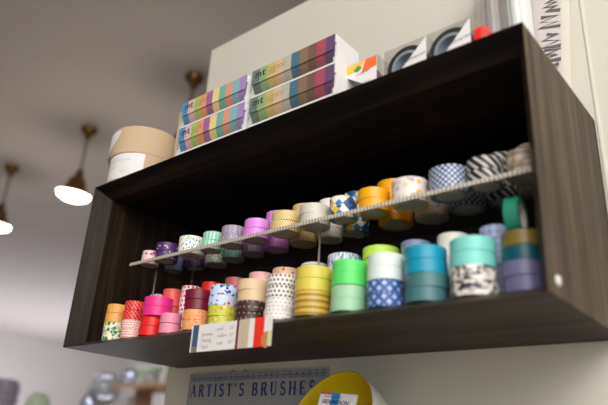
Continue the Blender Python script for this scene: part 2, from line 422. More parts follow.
POS = {1: ['only'], 2: ['lower', 'upper'], 3: ['bottom', 'middle', 'top'],
       4: ['bottom', 'second from bottom', 'second from top', 'top'],
       5: ['bottom', 'second from bottom', 'middle', 'second from top', 'top'],
       6: ['bottom', 'second from bottom', 'third from bottom', 'third from top', 'second from top', 'top']}
def stack(x, y, z, R, items, where, group, jit=.0012):
    """items bottom to top: (material, description, thickness); colours repeat -> lower / upper."""
    tot = {}; seen = {}
    for it in items: tot[it[1]] = tot.get(it[1], 0) + 1
    n = len(items)
    for i, it in enumerate(items):
        h = it[2] if len(it) > 2 else (.0150 if z > AZ else .0154 if x < .5 else .0160)
        k = seen.get(it[1], 0); seen[it[1]] = k+1; q = tot[it[1]]
        pos = '' if q == 1 else POS[q][k] + ' '
        lab = f'{pos}{it[1]} roll {where}'
        tape(it[0], R*random.uniform(.988, 1.0), x+random.uniform(-jit, jit), y+random.uniform(-jit, jit)*.6, z, lab, group, h)
        z += h
    return z
G1, G2, G3, G4 = 'tape rolls in the front row of the lower tier', 'tape rolls in the back row of the lower tier', 'tape rolls in the front row of the upper tier', 'tape rolls in the back row of the upper tier'
Z0 = T + .0003; Z1 = AZ + .0006
def two(a, da, b, db): return [(a, da), (a, da), (b, db), (b, db)]
stack(.075, .046, Z0, .0178, two('leafy', 'green leafy white', 'apricot', 'apricot orange'), 'at the left end of the lower tier', G1)
stack(.1265, .045, Z0, .0172, two('reddash', 'red-dashed white', 'redstripe', 'red diagonal-striped'), 'right of the apricot stack', G1)
za = stack(.1815, .046, Z0, .0195, [('red', 'plain red'), ('red', 'plain red')], 'under the magenta pair on the lower tier', G1)
stack(.1870, .047, za, .0235, [('magenta', 'hot magenta'), ('magenta', 'hot magenta')], 'on the plain red pair', G1, .0005)
stack(.2300, .0425, Z0, .0165, [('palepink', 'pale pink'), ('palepink', 'pale pink')], 'left of the orange-patterned pair', G1)
stack(.2860, .046, Z0, .0205, two('orangepat', 'orange small-patterned', 'maroon', 'dark maroon'), 'right of the pale pink pair', G1)
zb = stack(.3425, .046, Z0, .0208, [('lime', 'lime green patterned'), ('lime', 'lime green patterned')], 'right behind the price card', G1)
stack(.3425, .046, zb, .0208, [('icons', 'light blue pictured'), ('icons', 'light blue pictured')], 'on the lime green pair', G1)
stack(.4010, .046, Z0, .0222, two('browndots', 'dark brown dotted', 'beige', 'plain beige'), 'in the stack behind the red end of the price card', G1)
stack(.4545, .046, Z0, .0205, two('whitedash', 'white fine-dashed', 'greydots', 'grey-dotted white'), 'right of the beige and brown stack', G1)
stack(.5110, .0475, Z0, .0240, two('mustard', 'mustard banded', 'yelolive', 'plain yellow-olive'), 'left of the bright green stack', G1)
stack(.5680, .046, Z0, .0222, two('palegreen', 'pale sage green', 'green', 'bright green'), 'in the middle of the lower tier', G1)
stack(.6200, .046, Z0, .0217, two('navycheck', 'navy and white checked', 'whiteglit', 'sparkly white'), 'right of the bright green stack', G1)
stack(.6740, .047, Z0, .0243, two('greyteal', 'dark grey-teal', 'teal', 'turquoise blue'), 'left of the mint stack', G1)
stack(.7310, .047, Z0, .0250, two('bwfloral', 'black and white floral', 'mint', 'plain mint'), 'near the right end of the lower tier', G1)
zc = stack(.7835, .052, Z0, .0215, [('lavender', 'dull lavender'), ('lavender', 'dull lavender'), ('darkteal', 'dark teal'), ('ochre', 'olive ochre')], 'at the right end of the lower tier', G1)
tape('emerald', .0215, .7790-.0075, .052, zc+.0216, 'emerald green tape roll standing on edge on the olive ochre roll', G1, .015, (0, math.pi/2, .10))

def back(x, y, R, a, d, n, where, top=None, z=Z0, group=G2):
    items = [(a, d)]*n
    if top: items = items[:-1] + [top]
    stack(x, y, z, R, items, where, group)
BY = .102
back(.100-.005, BY+.012, .0160, 'blueflor', 'blue-flowered white', 6, 'in the tall stack behind the red-striped pair')
back(.150, BY, .0178, 'coral', 'plain coral', 6, 'in the tall stack behind the magenta pair')
back(.196, BY, .0168, 'polka', 'red polka-dotted white', 6, 'in the tall stack left of the maroon pair')
back(.248, BY, .0170, 'scarlet', 'bright scarlet', 6, 'in the tall stack behind the maroon pair')
back(.304, BY, .0172, 'rose', 'rose brown', 6, 'in the tall stack behind the light blue pair')
back(.361, BY, .0195, 'pinkspeck', 'pink speckled', 6, 'in the tall stack behind the beige pair')
back(.410, BY, .0203, 'beigeicons', 'beige pictured', 6, 'in the tall stack behind the grey-dotted pair')
back(.463, BY, .0190, 'bwpat', 'black-flecked white', 6, 'in the tall stack behind the yellow-olive pair')
back(.518, BY, .0230, 'watercol', 'blue watercolour white', 6, 'in the tall stack behind the bright green pair')
back(.577, BY, .0245, 'limebright', 'bright yellow-lime', 6, 'in the tall stack behind the sparkly white pair')
back(.629, BY, .0190, 'glitblue', 'pale blue-grey', 6, 'in the tall stack behind the turquoise pair')
back(.682, BY, .0195, 'paperwhite', 'plain white', 6, 'in the tall stack behind the mint pair')
back(.734, BY, .0180, 'lavplaid', 'blue lavender plaid', 6, 'in the tall stack left of the emerald roll')

UY = .066
def up(x, R, a, d, where, n=2, h=.015): stack(x, UY, Z1, R, [(a, d, h)]*n, where, G3)
up(.118, .0158, 'pinkfl', 'pink flowered', 'at the left end of the clear riser', 1, .024)
up(.163, .0198, 'purpdot', 'purple dotted', 'right of the pink flowered roll on the riser')
up(.2275, .0215, 'confetti', 'wide white confetti-dotted', 'on the riser between purple and mint', 1, .030)
up(.2790, .0170, 'mintstripe', 'mint striped', 'on the riser right of the confetti roll', 2, .0145)
up(.3260, .0188, 'arrow', 'grey arrow-patterned', 'on the riser left of the lilac rolls')
up(.3780, .0203, 'lilac', 'plain lilac', 'at the front of the riser')
up(.4355, .0222, 'gold', 'gold striped', 'at the front of the riser')
up(.4900, .0213, 'greyglit', 'grey-beige sparkly', 'on the riser right of the gold rolls')
up(.5405, .0190, 'geo', 'blue and yellow geometric', 'at the front of the riser')
up(.5890, .0212, 'yellow', 'egg-yolk yellow', 'at the front of the riser')
up(.6440, .0232, 'florgrey', 'wide grey and orange floral', 'at the front of the riser', 1, .030)
up(.6975, .0243, 'bludots', 'wide blue latticed white', 'at the front of the riser', 1, .032)
up(.7440, .0212, 'bwstripe', 'black and white striped', 'near the right end of the riser', 2, .016)
up(.7870, .0180, 'plaid', 'beige plaid', 'at the right end of the riser')
def ub(x, y, R, a, d, n, where): stack(x, y, Z1, R, [(a, d)]*n, where, G4)
ub(.1260, .1130, .0165, 'glitblue', 'dusty blue sparkly', 3, 'behind the purple dotted rolls')
ub(.1750, .1210, .0190, 'purpdot', 'purple dotted back-row', 2, 'behind the confetti roll')
ub(.2260, .1250, .0195, 'confetti', 'confetti-dotted back-row', 2, 'behind the mint striped rolls')
ub(.2750, .1180, .0190, 'mintstripe', 'mint striped back-row', 2, 'behind the arrow-patterned rolls')
ub(.3230, .1160, .0190, 'arrow', 'grey arrow-patterned back-row', 2, 'behind the lilac rolls')
ub(.3745, .1150, .0205, 'lilac', 'plain lilac back-row', 4, 'in the stack left of the gold rolls')
ub(.4290, .1160, .0205, 'gold', 'gold striped back-row', 4, 'in the stack behind the grey-beige rolls')
ub(.4760, .1200, .0190, 'paperwhite', 'plain white back-row', 4, 'behind the geometric rolls')
ub(.5240, .1180, .0190, 'geo', 'blue and yellow geometric back-row', 4, 'behind the egg-yolk yellow rolls')
ub(.5900, .1160, .0235, 'yellow', 'egg-yolk yellow back-row', 4, 'behind the front yellow rolls')
ub(.6440, .1200, .0220, 'florgrey', 'grey floral back-row', 2, 'behind the front floral roll')
ub(.6960, .1160, .0225, 'bludots', 'blue latticed back-row', 2, 'behind the front latticed roll')
ub(.7410, .1180, .0200, 'bwstripe', 'black-white striped', 4, 'in the stack at the right rear of the riser')
ub(.7815, .1120, .0165, 'plaid', 'beige plaid back-row', 4, 'in the stack at the right end')

# ------------------------------------------------------------ price card on the shelf's front edge
card = tag(empty('price_card', (.3375, -.0012, .0085), (0, 0, 0)), 'handwritten white price card with tape strips stuck to the shelf front edge', 'price card')
m_cardw = plain('white_card', (.80, .79, .78), .6)
bx('card', (0, -.0008, -.0365), (.1500, 0, 0), m_cardw, card, .0002)
def strip(x0, x1, m, lab, z0=-.0366, z1=.0001):
    o = bx('tape_strip', (x0, -.0010, z0), (x1, -.00078, z1), m, card); o['label'] = lab; return o
strip(.0030, .0145, plain('denim_blue', C(62,88,122), .6), 'blue strip', -.0290)
strip(.0030, .0145, plain('grey_green', C(120,122,108), .6), 'grey-green strip end', -.0366, -.0290)
strip(.0880, .0925, plain('wine', C(104,30,44), .6), 'wine red strip')
t = NT('wood_pattern'); x, y, z = t.sep(t.coord('Object')); s_ = t.math('SINE', t.math('MULTIPLY', z, 2*math.pi/.0026))
n = t.noise(t.coord('Object', (160, 1, 20)), 1, 2)
t.color(t.mix(t.math('GREATER_THAN', s_, .6), t.mix(n, C(222,206,184), C(196,174,148)), C(170,160,146))); m_wp = t.set(.6)
strip(.0935, .1110, m_wp, 'beige lined strip')
strip(.1200, .1370, plain('vermilion', C(234,50,34), .6), 'red strip')
bm = bmesh.new()
vs = [bm.verts.new((.1437+(.0105)*math.cos(a), -.00108, -.0285+.0105*math.sin(a))) for a in [math.pi*.5+math.pi*i/12 for i in range(13)]]
bm.faces.new(vs); o = frombm('printed_disc', bm, plain('terracotta', C(200,128,84), .6), card); o['label'] = 'tan half disc'
strip(.1432, .1500, plain('pale_lime', C(206,210,160), .6), 'pale green strip end', -.0366, -.018)
bm = bmesh.new(); pl = lambda x, y: (x, -.00095, y)
for i, s in enumerate(('Japanese', 'Masking', 'Tape!')):
    text_mesh(bm, s, .0062, lambda x, y, i=i: pl(.0215+x, -.0155-.0082*i+y-.03*x), shear=.35)
for i, (a, b) in enumerate((('small', '3.5'), ('medium', '5.0'), ('large', '8.0'))):
    text_mesh(bm, a, .0060, lambda x, y, i=i: pl(.0500+.0012*i+x, -.0105-.0092*i+y+.02*x), shear=.35)
    text_mesh(bm, b, .0060, lambda x, y, i=i: pl(.0745+x, -.0105-.0092*i+y+.02*x), shear=.35)
o = frombm('handwriting', bm, plain('pencil_grey', C(150,118,128), .7), card); o['label'] = 'grey handwriting'

# ------------------------------------------------------------ boxed tape sets on top of the shelf
PA = [C(60,146,196), C(232,188,186), C(174,202,92), C(236,160,104), C(168,92,154), C(240,218,146), C(108,182,166), C(238,148,122), C(126,186,190), C(162,136,194)]
PB = [C(98,122,114), C(146,178,118), C(206,186,106), C(222,190,148), C(192,187,172), C(60,106,132), C(134,106,76), C(114,74,66), C(172,60,86), C(96,54,106)]
PA = [tuple(x*.86+.05 for x in c) for c in PA]; PB = [tuple(x*.86+.035 for x in c) for c in PB]
def colours(name, cols, L, x0=0.0, rough=.45):
    t = NT(name); x, y, z = t.sep(t.coord('Object')); k = len(cols)
    f = t.math('DIVIDE', t.math('SUBTRACT', x, x0), L)
    t.color(t.ramp(f, [(i/k, c) for i, c in enumerate(cols)], 'CONSTANT')); return t.set(rough)
m_pvc = clear('clear_pack', (.96, .96, .96), .04)
m_black = plain('print_black', (.03, .03, .03), .5)
m_white = plain('white_pack', (.82, .81, .80), .5)
def pack(x, y, z, pal, label, L=.160, rz=0.0):
    r = tag(empty('tape_pack', (x, y, z), (0, 0, rz)), label, 'tape pack', 'boxed tape sets on the shelf top')
    Hh, Dp = .0505, .056
    # white end caps with a notch
    for s in (0, 1):
        bm = bmesh.new(); x0 = 0 if s == 0 else L-.0035
        box(bm, x0, .004, 0, x0+.0035, Dp, Hh); 
        box(bm, x0, .0006, 0, x0+.0035, .004, .012); box(bm, x0, .0006, Hh-.014, x0+.0035, .004, Hh)
        frombm('end_cap', bm, m_white, r)
    bm = bmesh.new(); box(bm, 0, 0, 0, L, .0005, Hh); box(bm, 0, 0, Hh-.0005, L, Dp, Hh); frombm('clear_case', bm, m_pvc, r)
    bx('tray', (.0036, -.0004, .0002), (L-.0036, Dp, .0030), m_white, r)
    bm = bmesh.new(); box(bm, .002, -.0006, .0245, L-.001, -.0002, Hh-.0005)
    frombm('label_band', bm, colours('band_colours', pal, L-.003, .002), r)['label'] = 'printed band of ten colour stripes'
    bm = bmesh.new(); q = lambda a, b: (a, -.0009, b)
    text_mesh(bm, 'mt', .0180, lambda a, b: q(.009+a, .0345+b), bold=.0004, spacing=1.15)
    text_mesh(bm, 'masking tape', .0026, lambda a, b: q(.010+a, .0292+b), spacing=1.1)
    for i in range(3): text_mesh(bm, ['mt 10 colours gift set washi', 'masking tape 15mm x 10m', 'made in japan'][i], .0030, lambda a, b: q(.036+a, .0400-.0045*i+b), spacing=1.05)
    frombm('print', bm, m_black, r)['label'] = 'black mt lettering'
    # ten rolls on one axis
    n = len(pal); w = (L-.009)/n
    for i, c in enumerate(pal):
        bm = bmesh.new(); R = .0236
        lathe(bm, [(.015, .00005), (R, .00005), (R, w-.00005), (.015, w-.00005)], 40, closed=True)
        o = frombm('tape_roll', bm, plain('set_roll', c, .45), r, (.0045+w*i, .0246, .0032+R), False)
        o.rotation_euler = (0, math.pi/2, 0)
        for p in o.data.polygons: p.use_smooth = True
        o.data.set_sharp_from_angle(angle=math.radians(35))
    return r
zt = H + .0004
pack(.2350, .001, zt, PA, 'lower pastel ten-colour tape pack, left pile on the shelf top', .158)
pack(.2330, .0015, zt+.0512, PA, 'upper pastel ten-colour tape pack, left pile on the shelf top', .158)
pack(.4020, .001, zt, PB, 'lower dark-toned ten-colour tape pack, right pile on the shelf top', .164)
pack(.4005, .0015, zt+.0512, PB, 'upper dark-toned ten-colour tape pack, right pile on the shelf top', .164)

# ------------------------------------------------------------ clear single-roll boxes
def rollbox(x, y, w, h, dp, rz, tapec, ringc, design, label):
    r = tag(empty('boxed_tape', (x, y, zt), (0, 0, rz)), label, 'boxed tape', 'clear boxes with one large roll on the shelf top')
    bm = bmesh.new(); g = .0004
    box(bm, 0, 0, 0, w, g, h); box(bm, 0, dp-g, 0, w, dp, h); box(bm, 0, 0, 0, g, dp, h); box(bm, w-g, 0, 0, w, dp, h); box(bm, 0, 0, h-g, w, dp, h)
    frombm('clear_case', bm, m_pvc, r)
    R = h*.485
    bm = bmesh.new(); lathe(bm, [(R*.74, 0), (R, 0), (R, .018), (R*.74, .018)], 48, closed=True)
    o = frombm('tape_roll', bm, plain('dark_roll', tapec, .4), r, (w*.48, .023, R+.001), False); o.rotation_euler = (math.pi/2, 0, 0)
    bm = bmesh.new(); lathe(bm, [(R*.60, -.0008), (R*.74, -.0008), (R*.74, .0188), (R*.60, .0188)], 48, closed=True)
    o = frombm('roll_core', bm, plain('ring_tint', ringc, .4), r, (w*.48, .023, R+.001), False); o.rotation_euler = (math.pi/2, 0, 0)
    bm = bmesh.new(); lathe(bm, [(0, .008), (R*.595, .008), (R*.595, .0085), (0, .0085)], 40)
    o = frombm('paper_disc', bm, plain('disc_blue_grey', C(120,128,146), .5), r, (w*.48, .023, R+.001), False); o.rotation_euler = (math.pi/2, 0, 0)
    def tri(pts, yy, m, nm, lab=None):
        b = bmesh.new(); vs = [b.verts.new((p[0]*w, yy, p[1]*h)) for p in pts]; vb = [b.verts.new((p[0]*w, yy+.0002, p[1]*h)) for p in pts]
        b.faces.new(vs); b.faces.new(vb[::-1])
        for i in range(len(pts)):
            j = (i+1) % len(pts); b.faces.new((vs[i], vb[i], vb[j], vs[j]))
        bmesh.ops.recalc_face_normals(b, faces=b.faces)
        o = frombm(nm, b, m, r)
        if lab: o['label'] = lab
    m_w = plain('card_white', (.82, .80, .80), .5)
    b = bmesh.new()
    if design == 'triangle':
        tri([(.985, .985), (.985, .02), (.10, .02)], -.0004, m_w, 'card_insert', 'white triangular card')
        text_mesh(b, 'masking tape', .0062, lambda a, c_: (w*.50+a*.93, -.0007, h*.50+c_+a*.10))
    else:
        tri([(.985, .985), (.985, .02), (.80, .26), (.02, .84), (.02, .985)], -.0004, m_w, 'card_insert', 'white card with orange corner')
        tri([(.06, .98), (.68, .98), (.58, .74), (.10, .74), (.03, .80), (.03, .96)], -.0006, plain('amber_print', C(240,190,80), .5), 'printed_patch', 'amber patch')
        tri([(.70, .98), (.98, .98), (.98, .72), (.60, .66)], -.0006, plain('orange_print', C(240,112,56), .5), 'printed_patch', 'orange patch')
        tri([(.40, .80), (.52, .90), (.62, .80), (.50, .72)], -.0008, plain('green_print', C(80,150,80), .5), 'printed_patch', 'green patch')
        text_mesh(b, 'masking tape', .0056, lambda a, c_: (w*.46+a*.80, -.0007, h*.62+c_+a*.08))
        for i in range(2): text_mesh(b, 'washi tape roll', .0036, lambda a, c_: (w*.56+a*.8, -.0007, h*(.36-.1*i)+c_+a*.08))
    frombm('print', b, plain('print_grey', (.12, .10, .14), .5), r)
    return r
rollbox(.5500, .0300, .0660, .0620, .036, 0, C(120,96,100), C(196,190,196), 'patch', 'clear boxed roll with orange-cornered card, beside the dark-toned packs')
rollbox(.6270, .0300, .0640, .0600, .036, 0, C(40,38,44), C(150,170,180), 'triangle', 'middle clear boxed grey roll with white triangular card')
rollbox(.6915, .0300, .0600, .0600, .036, 0, C(44,42,48), C(150,166,176), 'triangle', 'clear boxed grey roll with triangular card nearest the shelf corner')
tape('scarlet', .0290, .7530, .062, zt+.0291, 'small scarlet tape roll standing on edge beside the clear box nearest the corner', None, .009, (0, math.pi/2, 0))

# ------------------------------------------------------------ kraft rolls
t = NT('kraft_paper'); n = t.noise(t.coord('Object'), 260, 4, .7); t.color(t.mix(n, C(190,164,132), C(208,184,152))); m_kraft = t.set(.7, .3)
m_label = plain('paper_label', (.80, .79, .78), .6)
def kraft(x, y, z, R, h, label, rz=0):
    r = tag(empty('kraft_tape_roll', (x, y, z), (0, 0, rz)), label, 'kraft tape roll', 'kraft paper tape rolls at the left end')
    bm = bmesh.new(); lathe(bm, [(.038, 0), (R-.0006, 0), (R, .0006), (R, h-.0006), (R-.0006, h), (.038, h)], 64, closed=True)
    o = frombm('tape_band', bm, m_kraft, r, None, True)
    try: o.data.set_sharp_from_angle(angle=math.radians(35))
    except Exception: pass
    bm = bmesh.new(); lathe(bm, [(.034, .0005), (.0379, .0005), (.0379, h-.0005), (.034, h-.0005)], 48, closed=True)
    frombm('core', bm, plain('kraft_core', C(150,120,88), .8), r)
    return r
def curved(parent, name, R, a0, a1, z0, z1, m, lift=.0003, th=.0003, shape=None, seg=20):
    bm = bmesh.new(); A = []; 
    for i in range(seg+1):
        s = i/seg; a = a0+(a1-a0)*s; zz0, zz1, l = (z0, z1, lift) if not shape else shape(s)
        ca, sa = math.cos(a), math.sin(a)
        A.append([bm.verts.new((rr*ca, rr*sa, zz)) for rr, zz in ((R+l, zz0), (R+l, zz1), (R+l+th, zz1), (R+l+th, zz0))])
    for p, q in zip(A, A[1:]):
        for k in range(4): bm.faces.new((p[k], p[(k+1) % 4], q[(k+1) % 4], q[k]))
    bm.faces.new(A[0]); bm.faces.new(A[-1][::-1]); bmesh.ops.recalc_face_normals(bm, faces=bm.faces)
    return frombm(name, bm, m, parent, None, False)
RK = .0610
k1 = kraft(.0505, .0640, zt, RK, .0560, 'lower kraft paper tape roll with a white printed label, left end of shelf top')
a_c = math.radians(-52)
curved(k1, 'paper_label', RK, math.radians(-150), math.radians(-33), .004, .0545, m_label)['label'] = 'white printed label'
bm = bmesh.new()
def onk(a, b, R=RK+.0008, s=math.radians(-104)): 
    an = s + a/R; return (R*math.cos(an), R*math.sin(an), b)
text_mesh(bm, 'kraft paper tape  50mm x 50m', .0042, lambda a, b: onk(a, .040+b))
text_mesh(bm, 'eco wrapping', .0034, lambda a, b: onk(a, .027+b)); text_mesh(bm, 'no. 224', .0040, lambda a, b: onk(a+.030, .018+b))
frombm('print', bm, plain('faint_print', (.35, .34, .36), .6), k1)
k2 = kraft(.0470, .0645, zt+.0563, .0640, .0560, 'upper kraft paper tape roll with a torn white label flap, left end of shelf top')
a_f = math.radians(-150)
def flap(s):
    w = .30+.70*math.sin(math.pi*min(1, .15+.85*s)) ; return (.002+.040*max(0, s-.35)**1.6/.5 , .0500, .0004+.005*(1-s)**2)
curved(k2, 'label_flap', .0640, math.radians(-150), math.radians(-84), .006, .047, m_label, shape=flap)['label'] = 'curling white label flap'
k3 = tag(bx('kraft_box', (-.018, -.018, 0), (.018, .018, .156), m_kraft, None, .001, (.1480, .0900, zt)), 'narrow upright kraft carton between the kraft rolls and the pastel packs', 'box')
bx('side_label', (-.0186, -.015, .080), (-.0181, .015, .150), m_label, k3)

# ------------------------------------------------------------ right end of the shelf top
t = NT('crinkled_white_wrap'); n = t.noise(t.coord('Object', (60, 60, 4)), 1.2, 4); n2 = t.noise(t.coord('Object', (16, 16, 1)), 1.0, 2)
t.color(t.mix(n2, (.60, .61, .62), (.82, .84, .85))); t.bump(n, .8, .004); m_wrap = t.set(.25, .6)
def wrapbundle(x, y, rx, ry, h, m, label, folds):
    bm = bmesh.new(); seg = 40; rings = []
    for j, z in enumerate([0, .01, h*.3, h*.6, h*.9, h]):
        ring = []
        for i in range(seg):
            a = 2*math.pi*i/seg; f = 1+.05*math.sin(a*folds+j*.3)+.02*math.sin(a*folds*2.3)
            ring.append(bm.verts.new((rx*f*math.cos(a), ry*f*math.sin(a), z)))
        rings.append(ring)
    for a, b in zip(rings, rings[1:]):
        for i in range(seg): bm.faces.new((a[i], a[(i+1) % seg], b[(i+1) % seg], b[i]))
    bm.faces.new(rings[0][::-1]); bm.faces.new(rings[-1])
    return tag(frombm('wrapped_roll', bm, m, None, (x, y, zt), True), label, 'wrapped roll', 'wrapped rolls at the right end')
wrapbundle(.7590, .1850, .0170, .017, .30, m_wrap, 'tall white crinkly wrapped roll standing by the scribbled print', 7)
wrapbundle(.7210, .1800, .0100, .011, .30, plain('grey_wrap', (.36, .34, .33), .3), 'tall grey wrapped roll standing left of the white one', 5)
def leaning(name, x0, x1, y0, y1, z1, m, ang):
    o = bx(name, (x0, y0, 0), (x1, y1, z1), m, None, .0006, (0, 0, zt)); return o
m_print = plain('print_paper', C(214,206,202), .6)
pr = tag(bx('scribbled_print', (-.130, 0, 0), (0, .003, .36), m_print, None, .0004, (.7860, .2440, zt+.0004)), 'pale print with dense dark grey scribbles leaning on the wall', 'print')
pr.rotation_euler = (math.radians(0), math.radians(5), 0); pr.location.z = zt + .0115
bm = bmesh.new(); rr = random.Random(3)
z = .045
while z < .34:
    x0 = -.036+rr.uniform(-.003, .006)
    pts = [(-.001, z)]; zz = z; nz = rr.randint(3, 6)
    for i in range(nz):
        zz += rr.uniform(.003, .0065); pts.append((x0+rr.uniform(0, .010) if i % 2 == 0 else -.001-rr.uniform(0, .006), zz))
    stroke(bm, pts, [rr.uniform(.0046, .0074) for _ in pts], lambda a, b: (a, -.0004-.00002*rr.random(), b))
    z = zz + rr.uniform(.001, .010)
frombm('scribble', bm, plain('charcoal_ink', C(104,96,102), .7), pr)['label'] = 'dark grey zigzag scribble'
cb = tag(bx('backing_board', (-.15, 0, 0), (0, .003, .40), plain('cream_board', (.74, .71, .62), .6), None, .0008, (.7960, .2500, zt+.013)), 'blank cream board leaning behind the scribbled print', 'board')
cb.rotation_euler = (0, math.radians(5), 0)

# ------------------------------------------------------------ tin sign
sign = tag(empty('tin_sign', (.0400, D-.004, -.0140)), 'grey tin sign reading ARTIST\'S BRUSHES in blue, hanging on wall below the shelf', 'sign')
t = NT('sign_enamel'); n = t.noise(t.coord('Object'), 30, 4); t.color(t.mix(n, C(150,154,156), C(176,178,178))); m_sign = t.set(.45)
bx('plate', (0, 0, -.24), (.3400, .0022, 0), m_sign, sign, .0008)
m_blue = plain('sign_blue', C(36,60,136), .5)
bm = bmesh.new(); fy = -.0003
for pts in ([(.0035,-.0035), (.3365,-.0035)], [(.0035,-.2365), (.3365,-.2365)], [(.0035,-.0035), (.0035,-.2365)], [(.3365,-.0035), (.3365,-.2365)]):
    stroke(bm, pts, .0007, lambda a, b: (a, fy, b))
# wave and dot border
N = 23; x0, x1 = .006, .334; p = (x1-x0)/N
pts = [(x0+(x1-x0)*i/(N*12), -.0105+.0026*math.sin(2*math.pi*i/12*.5*2)) for i in range(N*12+1)]
stroke(bm, pts, .0014, lambda a, b: (a, fy, b))
for i in range(N):
    for ph, dz in ((.25, -.0028), (.75, .0030)):
        cx, cz = x0+p*(i+ph), -.0105+dz; r_ = .0022 if ph > .5 else .0012
        vs = [bm.verts.new((cx+r_*math.cos(a), fy-.0001, cz+r_*math.sin(a))) for a in [2*math.pi*k/10 for k in range(10)]]; bm.faces.new(vs)
frombm('border', bm, m_blue, sign)['label'] = 'blue wave and dot border'
# serif capitals from strokes; unit height 1
def arc(cx, cy, rx, ry, a0, a1, n=14): return [(cx+rx*math.cos(math.radians(a0+(a1-a0)*i/n)), cy+ry*math.sin(math.radians(a0+(a1-a0)*i/n))) for i in range(n+1)]
TH, TN = .19, .075
def sf(x, y, w=.26): return ([(x-w/2, y), (x+w/2, y)], TN)
G = {
 'A': (.74, [([(.08, 0), (.36, 1)], TN), ([(.36, 1), (.64, 0)], TH), ([(.19, .36), (.53, .36)], TN), sf(.08, .02, .2), sf(.64, .02, .24)]),
 'R': (.72, [([(.14, 0), (.14, 1)], TH), (arc(.32, .75, .22, .23, 90, -90), [TN]+[TH*.9]*13+[TN]), ([(.05, .97), (.34, .97)], TN), ([(.14, .52), (.34, .52)], TN), ([(.34, .52), (.62, .02)], TH), sf(.14, .02), sf(.66, .02, .16)]),
 'T': (.66, [([(.33, 0), (.33, 1)], TH), ([(.02, .96), (.64, .96)], .08), ([(.04, .97), (.04, .76)], TN), ([(.62, .97), (.62, .76)], TN), sf(.33, .02)]),
 'I': (.32, [([(.16, 0), (.16, 1)], TH), sf(.16, .02), sf(.16, .98)]),
 'S': (.60, [(arc(.30, .75, .20, .22, 40, 270), [TN]+[TH*.8]*13+[TH]), (arc(.30, .27, .22, .25, 90, -140), [TH]+[TH*.8]*13+[TN]), ([(.47, .98), (.47, .74)], TN), ([(.10, .02), (.10, .28)], TN)]),
 "'": (.22, [([(.12, 1.0), (.08, .72)], [TH, TN])]),
 'B': (.70, [([(.14, 0), (.14, 1)], TH), (arc(.32, .75, .20, .22, 90, -90), [TN]+[TH*.9]*13+[TN]), (arc(.32, .27, .25, .25, 90, -90), [TN]+[TH*.9]*13+[TN]), ([(.04, .97), (.34, .97)], TN), ([(.14, .52), (.34, .52)], TN), ([(.04, .03), (.34, .03)], TN)]),
 'U': (.74, [([(.14, 1), (.14, .3)], TH), (arc(.36, .30, .22, .27, 180, 360), [TH]+[TN*1.4]*13+[TN]), ([(.58, .3), (.58, 1)], TN), sf(.14, .98), sf(.58, .98, .2)]),
 'H': (.78, [([(.14, 0), (.14, 1)], TH), ([(.62, 0), (.62, 1)], TH), ([(.14, .5), (.62, .5)], TN), sf(.14, .02), sf(.62, .02), sf(.14, .98), sf(.62, .98)]),
 'E': (.64, [([(.14, 0), (.14, 1)], TH), ([(.05, .97), (.56, .97)], TN), ([(.14, .5), (.44, .5)], TN), ([(.05, .03), (.58, .03)], TN), ([(.55, .98), (.55, .78)], TN), ([(.57, .02), (.57, .24)], TN), ([(.43, .6), (.43, .4)], TN)]),
 ' ': (.28, [])}
bm = bmesh.new(); sz = .0215; cx = .0085; by = -.0415
txt = "ARTIST'S BRUSHES"; adv = sum(G[c][0] for c in txt); gap = (.3060/sz-adv)/(len(txt)-1)
for ch in txt + '|':
    if ch in ' |':
        frombm('lettering', bm, m_blue, sign)['label'] = 'blue serif capitals'; bm = bmesh.new()
    if ch == '|': break
    wd_, strokes = G[ch]
    for pts, w in strokes:
        ww = [q*sz for q in w] if isinstance(w, list) else w*sz
        if isinstance(ww, list) and len(ww) != len(pts): ww = [ww[min(i, len(ww)-1)] for i in range(len(pts))]
        stroke(bm, [(cx+a*sz, by+b*sz) for a, b in pts], ww, lambda a, b: (a, fy-.0002, b))
    cx += (wd_+gap)*sz
bm.free()
for hx in (.118, .150):
    bm = bmesh.new(); n = 14; prev = None
    for i in range(n+1):
        a = math.pi*i/n; c0 = Vector((hx+.0045*math.cos(a), .0010, .0045*math.sin(a)-.001)); d = Vector((math.cos(a), 0, math.sin(a)))
        ring = [bm.verts.new(c0+d*.0006*math.cos(b)+Vector((0, 1, 0))*.0006*math.sin(b)) for b in [2*math.pi*k/6 for k in range(6)]]
        if prev:
            for k in range(6): bm.faces.new((prev[k], prev[(k+1) % 6], ring[(k+1) % 6], ring[k]))
        prev = ring
    frombm('wire_hook', bm, plain('dark_wire', (.05, .05, .05), .4, .5, .8), sign)

# ------------------------------------------------------------ yellow-lined white bowl on a ledge below
ledge = tag(bx('wall_ledge', (.30, D-.110, -.262), (.64, D-.0002, -.247), m_wx, None, .001), 'narrow dark wooden ledge on the wall far below the box shelf', 'ledge')
bowl = empty('melamine_bowl', (.4550, .1560, -.1050))
tag(bowl, 'white bowl with glossy yellow inside turned on its side under the shelf', 'bowl')
def bowl_prof(R, d, n=16): return [(R*math.sin(math.pi/2*i/n)**.85, -d*max(0, math.cos(math.pi/2*i/n))**.85) for i in range(n+1)]
RB, DB = .0810, .113
bm = bmesh.new(); pr_ = bowl_prof(RB, DB); lathe(bm, pr_ + [(RB-.0007, .0007)], 56); bo = frombm('outer_shell', bm, plain('bowl_white', (.80, .80, .72), .25), bowl, None, True)
bm = bmesh.new(); lathe(bm, bowl_prof(RB-.0028, DB-.0028)+[(RB-.0020, .0007), (RB-.0007, .0007)], 56); bi = frombm('yellow_lining', bm, plain('bowl_yellow', C(210,190,20), .25), bowl, None, True)
bi['label'] = 'glossy yellow inner lining'
BOWL_AXIS = Vector((-.136, -.884, .413)).normalized()
